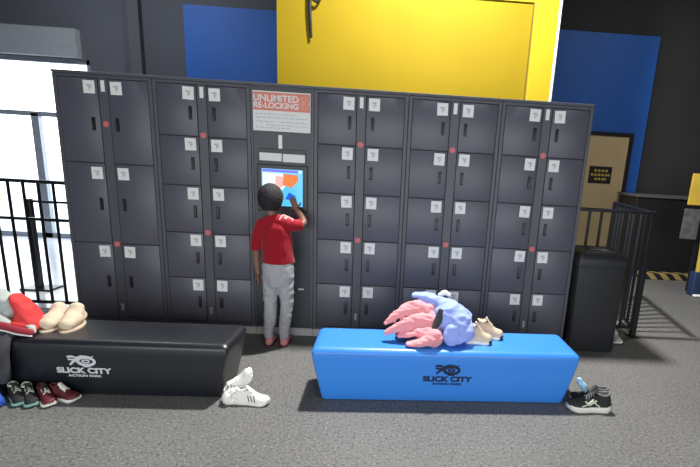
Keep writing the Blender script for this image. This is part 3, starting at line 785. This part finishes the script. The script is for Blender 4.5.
# joggers
b = nb()
tube(b, [L_(-.588, -.225, .715), L_(-.588, -.226, .66), L_(-.588, -.226, .60), L_(-.588, -.226, .555)], [(.112, .082), (.120, .092), (.120, .096), (.112, .088)], 20, up=(1, 0, 0))
tube(b, [L_(-.642, -.226, .60), L_(-.646, -.222, .48), L_(-.652, -.218, .37), L_(-.656, -.226, .25), L_(-.666, -.225, .13), L_(-.668, -.226, .075)], [.068, .062, .052, .049, .043, .037], round_ends=False)
tube(b, [L_(-.534, -.226, .60), L_(-.530, -.222, .48), L_(-.524, -.218, .37), L_(-.534, -.226, .25), L_(-.548, -.225, .13), L_(-.549, -.226, .075)], [.068, .061, .050, .046, .039, .033], round_ends=False)
jg = fuse('joggers', b, .0055, M['pants'], p, 2, (.010, 11, (1.2, 1, 1.3), 6.2))
for x in (-.666, -.549):
    b = nb()
    tube(b, [L_(x, -.228, .095), L_(x, -.228, .045), L_(x, -.226, .036)], [.029, .031, .030])
    tube(b, [L_(x, -.235, .034), L_(x, -.19, .037), L_(x-.004, -.12, .030), L_(x-.006, -.075, .024)], [(.031, .028), (.032, .030), (.037, .022), (.031, .016)], up=(1, 0, 0))
    so = fuse('sock', b, .005, M['sock'], p, 2)
    b = nb(); tube(b, [L_(x, -.240, .009), L_(x, -.19, .009), L_(x-.004, -.12, .009), L_(x-.006, -.075, .009)], [(.034, .009), (.034, .009), (.040, .009), (.032, .009)], up=(1, 0, 0))
    obj('grip_sole', b, M['redsole'], so, True)

# ------------------------------------------------------------------ trash bin
t = thing('trash_bin', 'black plastic trash bin standing between the lockers and the railing', 'bin', (2.030, .085, 0))
def rrect(hx, hy, z, r=.03, n=4):
    out = []
    for qx, qy, a0 in ((1, 1, 0), (-1, 1, 90), (-1, -1, 180), (1, -1, 270)):
        for i in range(n+1):
            a = rad(a0+90*i/n); out.append(Vector((qx*(hx-r)+r*math.cos(a), qy*(hy-r)+r*math.sin(a), z)))
    return out
b = nb(); rings_to_faces(b, [rrect(.195, .165, 0), rrect(.200, .170, .02), rrect(.210, .178, .74)]); obj('bin_body', b, M['bin'], t, angle=40)
b = nb(); rings_to_faces(b, [rrect(.214, .182, .742), rrect(.216, .184, .75), rrect(.214, .182, .80), rrect(.205, .175, .835), rrect(.150, .130, .875), rrect(.146, .126, .878)]); ld = obj('bin_lid', b, M['bin'], t, angle=40)
b = nb(); tube(b, [(-.06, -.02, .874), (.02, -.06, .884), (.10, -.08, .868), (.17, -.09, .852)], [(.03, .008), (.04, .010), (.035, .008), (.02, .006)], up=(0, 1, 0)); obj('bin_liner', b, M['liner'], t, True)

# ------------------------------------------------------------------ railings
def railing(name, label, loc, rz, length, top, bars, low=.08, mid=None, ends=(0, 1), br=.0085, thick=None):
    t = thing(name, label, 'railing', loc, (0, 0, rz))
    obj('top_rail', bx(0, length, -.022, .022, top-.03, top, .006), M['rail'], t)
    obj('bottom_rail', bx(0, length, -.015, .015, low-.015, low+.012, .004), M['rail'], t)
    if mid: obj('middle_rail', bx(0, length, -.013, .013, mid-.013, mid+.013, .003), M['rail'], t)
    for e in ends:
        x = e*length; a = max(0, min(length-.045, x-.0225))
        ps = obj('post', bx(a, a+.045, -.0225, .0225, 0, top-.031, .003), M['rail'], t)
        obj('base_plate', bx(a-.025, a+.07, -.05, .05, 0, .008, .002), M['rail'], ps)
    for x in bars:
        b = nb(); box(b, x-br, x+br, -br, br, low+.01, top-.031); obj('bar', b, M['rail'], t)
    return t
railing('railing', 'black metal railing in front of the bright window', (-4.35, .36, 0), 0, 1.96, 1.175, [.08+.125*i for i in range(15)], .085, .835, (0, 1))
r2 = railing('railing', 'black metal railing running along behind the trash bin', (1.86, .320, 0), 0, .77, 1.20, [.06+.11*i for i in range(7)], .10, None, (1,), br=.010)
railing('railing', 'black metal railing turning away from the bin toward the beige door', (2.60, .37, 0), rad(80), 1.1, 1.20, [.10+.11*i for i in range(9)], .10, None, (1,), br=.012)

# floor stand beyond the left railing
t = thing('floor_stand', 'black floor stand with side arm and flat base beyond the railing by the window', 'stand', (-3.36, .98, .004))
obj('base_plate', bx(-.13, .17, -.10, .10, 0, .02, .006), M['rail'], t)
obj('pole', bx(-.028, .028, -.028, .028, .02, .93, .005), M['rail'], t)
b = nb(); tube(b, [(0, 0, .91), (.18, 0, .905), (.38, 0, .91)], [.013]*3, 10); obj('arm', b, M['rail'], t, True)

# hanging strap on yellow wall
b = nb(); tube(b, [(-.708, 1.572, 3.50), (-.708, 1.570, 3.07), (-.702, 1.570, 2.91), (-.690, 1.572, 2.73)], [(.020, .008), (.020, .009), (.018, .009), (.013, .007)], 10, up=(1, 0, 0))
t = tag(obj('hanging_strap', b, M['handle'], None, True), 'dark strap hanging down the front of the yellow wall', 'strap')
b = nb(); tube(b, [(-.70, 1.565, 3.18), (-.67, 1.56, 3.09), (-.62, 1.56, 3.075), (-.59, 1.565, 3.12), (-.60, 1.568, 3.2)], [.013]*5, 10); obj('hook', b, M['handle'], t, True)

# far right corner
t = thing('counter', 'low dark counter with grey edge against the far black wall', 'counter', (4.25, 3.0, 0))
obj('counter_front', bx(-.42, 1.2, -.06, .5, 0, 1.20, .01), M['counter'], t)
obj('counter_edge', bx(-.44, 1.22, -.08, .52, 1.20, 1.235, .006), M['steel'], t)
o = obj('ramp_edge', bx(4.00, 4.85, 2.76, 2.90, 0, .10, .01), M['hazard']); tag(o, 'striped yellow and black step edge on the floor before the dark counter', 'step')
t = thing('notice_stand', 'yellow board with grey notice hung below, at the far wall corner', 'sign', (4.27, 2.15, 0), (0, 0, rad(-6)))
obj('yellow_board', bx(-.17, .30, -.02, .01, 1.17, 1.575, .008), M['wood'], t)
obj('grey_notice', bx(-.19, .02, -.02, .005, .72, 1.12, .005), M['grey'], t)
for x in (.06, .24): obj('stand_leg', bx(x-.02, x+.02, .01, .05, 0, 1.5, .004), M['frame'], t)
t = thing('padded_post', 'slanting yellow post with navy padded foot under the yellow board', 'post', (4.29, 1.98, 0))
b = nb(); tube(b, [(.01, 0, .25), (.0, 0, .6), (-.02, 0, .98)], [.032]*3, 12); obj('post_tube', b, M['ypost'], t, True)
b = nb(); rings_to_faces(b, [rrect(.06, .06, 0, .015), rrect(.062, .062, .30, .015), rrect(.05, .05, .32, .015)]); obj('foot_pad', b, M['navy'], t, angle=40)
b = nb(); tube(b, [(4.24, 1.88, .018), (4.33, 1.88, .018)], [(.03, .017)]*2, 10, up=(0, 1, 0))
tag(obj('paper_scrap', b, M['sticker'], None, True), 'small white crumpled paper on the floor by the padded post', 'paper')

# ------------------------------------------------------------------ lamps
def lamp(label, x, y, z, sx, sy, power, col=(1, .96, .9), spread=None):
    t = thing('ceiling_lamp', label, 'lamp', (x, y, z), group='ceiling lamps above the play hall')
    b = nb(); box(b, -sx/2-.03, sx/2+.03, -sy/2-.03, sy/2+.03, .02, .09, .01); obj('lamp_housing', b, M['rail'], t)
    b = nb(); box(b, -.01, .01, -.01, .01, .09, ZC-z-.002); obj('hanger', b, M['rail'], t)
    ld = bpy.data.lights.new('lamp_light', 'AREA'); ld.shape = 'RECTANGLE'; ld.size = sx; ld.size_y = sy; ld.energy = power; ld.color = col
    lo = bpy.data.objects.new('lamp_light', ld); C.objects.link(lo); lo.parent = t; lo.location = (0, 0, .015)
    return t
lamp('ceiling lamp over the locker bank', .65, .33, 4.7, .22, .22, 470)
lamp('ceiling lamp above the space between camera and benches', .3, -2.6, 4.7, .6, .6, 32)
lamp('added fill lamp near the window side of the hall', -3.4, 1.6, 4.6, .9, .5, 65, (.92, .96, 1))  # added fill in place of daylight, brightens floor and blue wall
lamp('ceiling lamp before the beige door', 3.9, 1.2, 4.6, .6, .4, 26)
# unseen window frame and fill light, added behind the camera
b = nb()
for a in ((-4.0, -3.92, .3, 3.4), (3.92, 4.0, .3, 3.4), (-.04, .04, .3, 3.4), (-4, 4, .3, .38), (-4, 4, 3.32, 3.4)): box(b, a[0], a[1], YF-.01, YF+.05, a[2], a[3])
w2 = struct('fill_frame', b, M['alum'], 'unseen window frame added around the fill light')
ld = bpy.data.lights.new('front_fill', 'AREA'); ld.shape = 'RECTANGLE'; ld.size = 7.8; ld.size_y = 1.9; ld.energy = 235; ld.color = (.93, .97, 1)  # added fill that brightens the locker fronts
lo = bpy.data.objects.new('front_fill', ld); C.objects.link(lo); lo.location = (0, YF+.06, 1.25); lo.rotation_euler = (PI/2, 0, 0)

w = bpy.data.worlds.new('world'); SC.world = w; w.use_nodes = True
bg = w.node_tree.nodes['Background']; bg.inputs['Color'].default_value = (.90, .96, 1.0, 1); bg.inputs['Strength'].default_value = 6.0

SC.view_settings.view_transform = 'Standard'; SC.view_settings.look = 'None'; SC.view_settings.exposure = 0; SC.view_settings.gamma = 1
SC.view_settings.use_curve_mapping = False
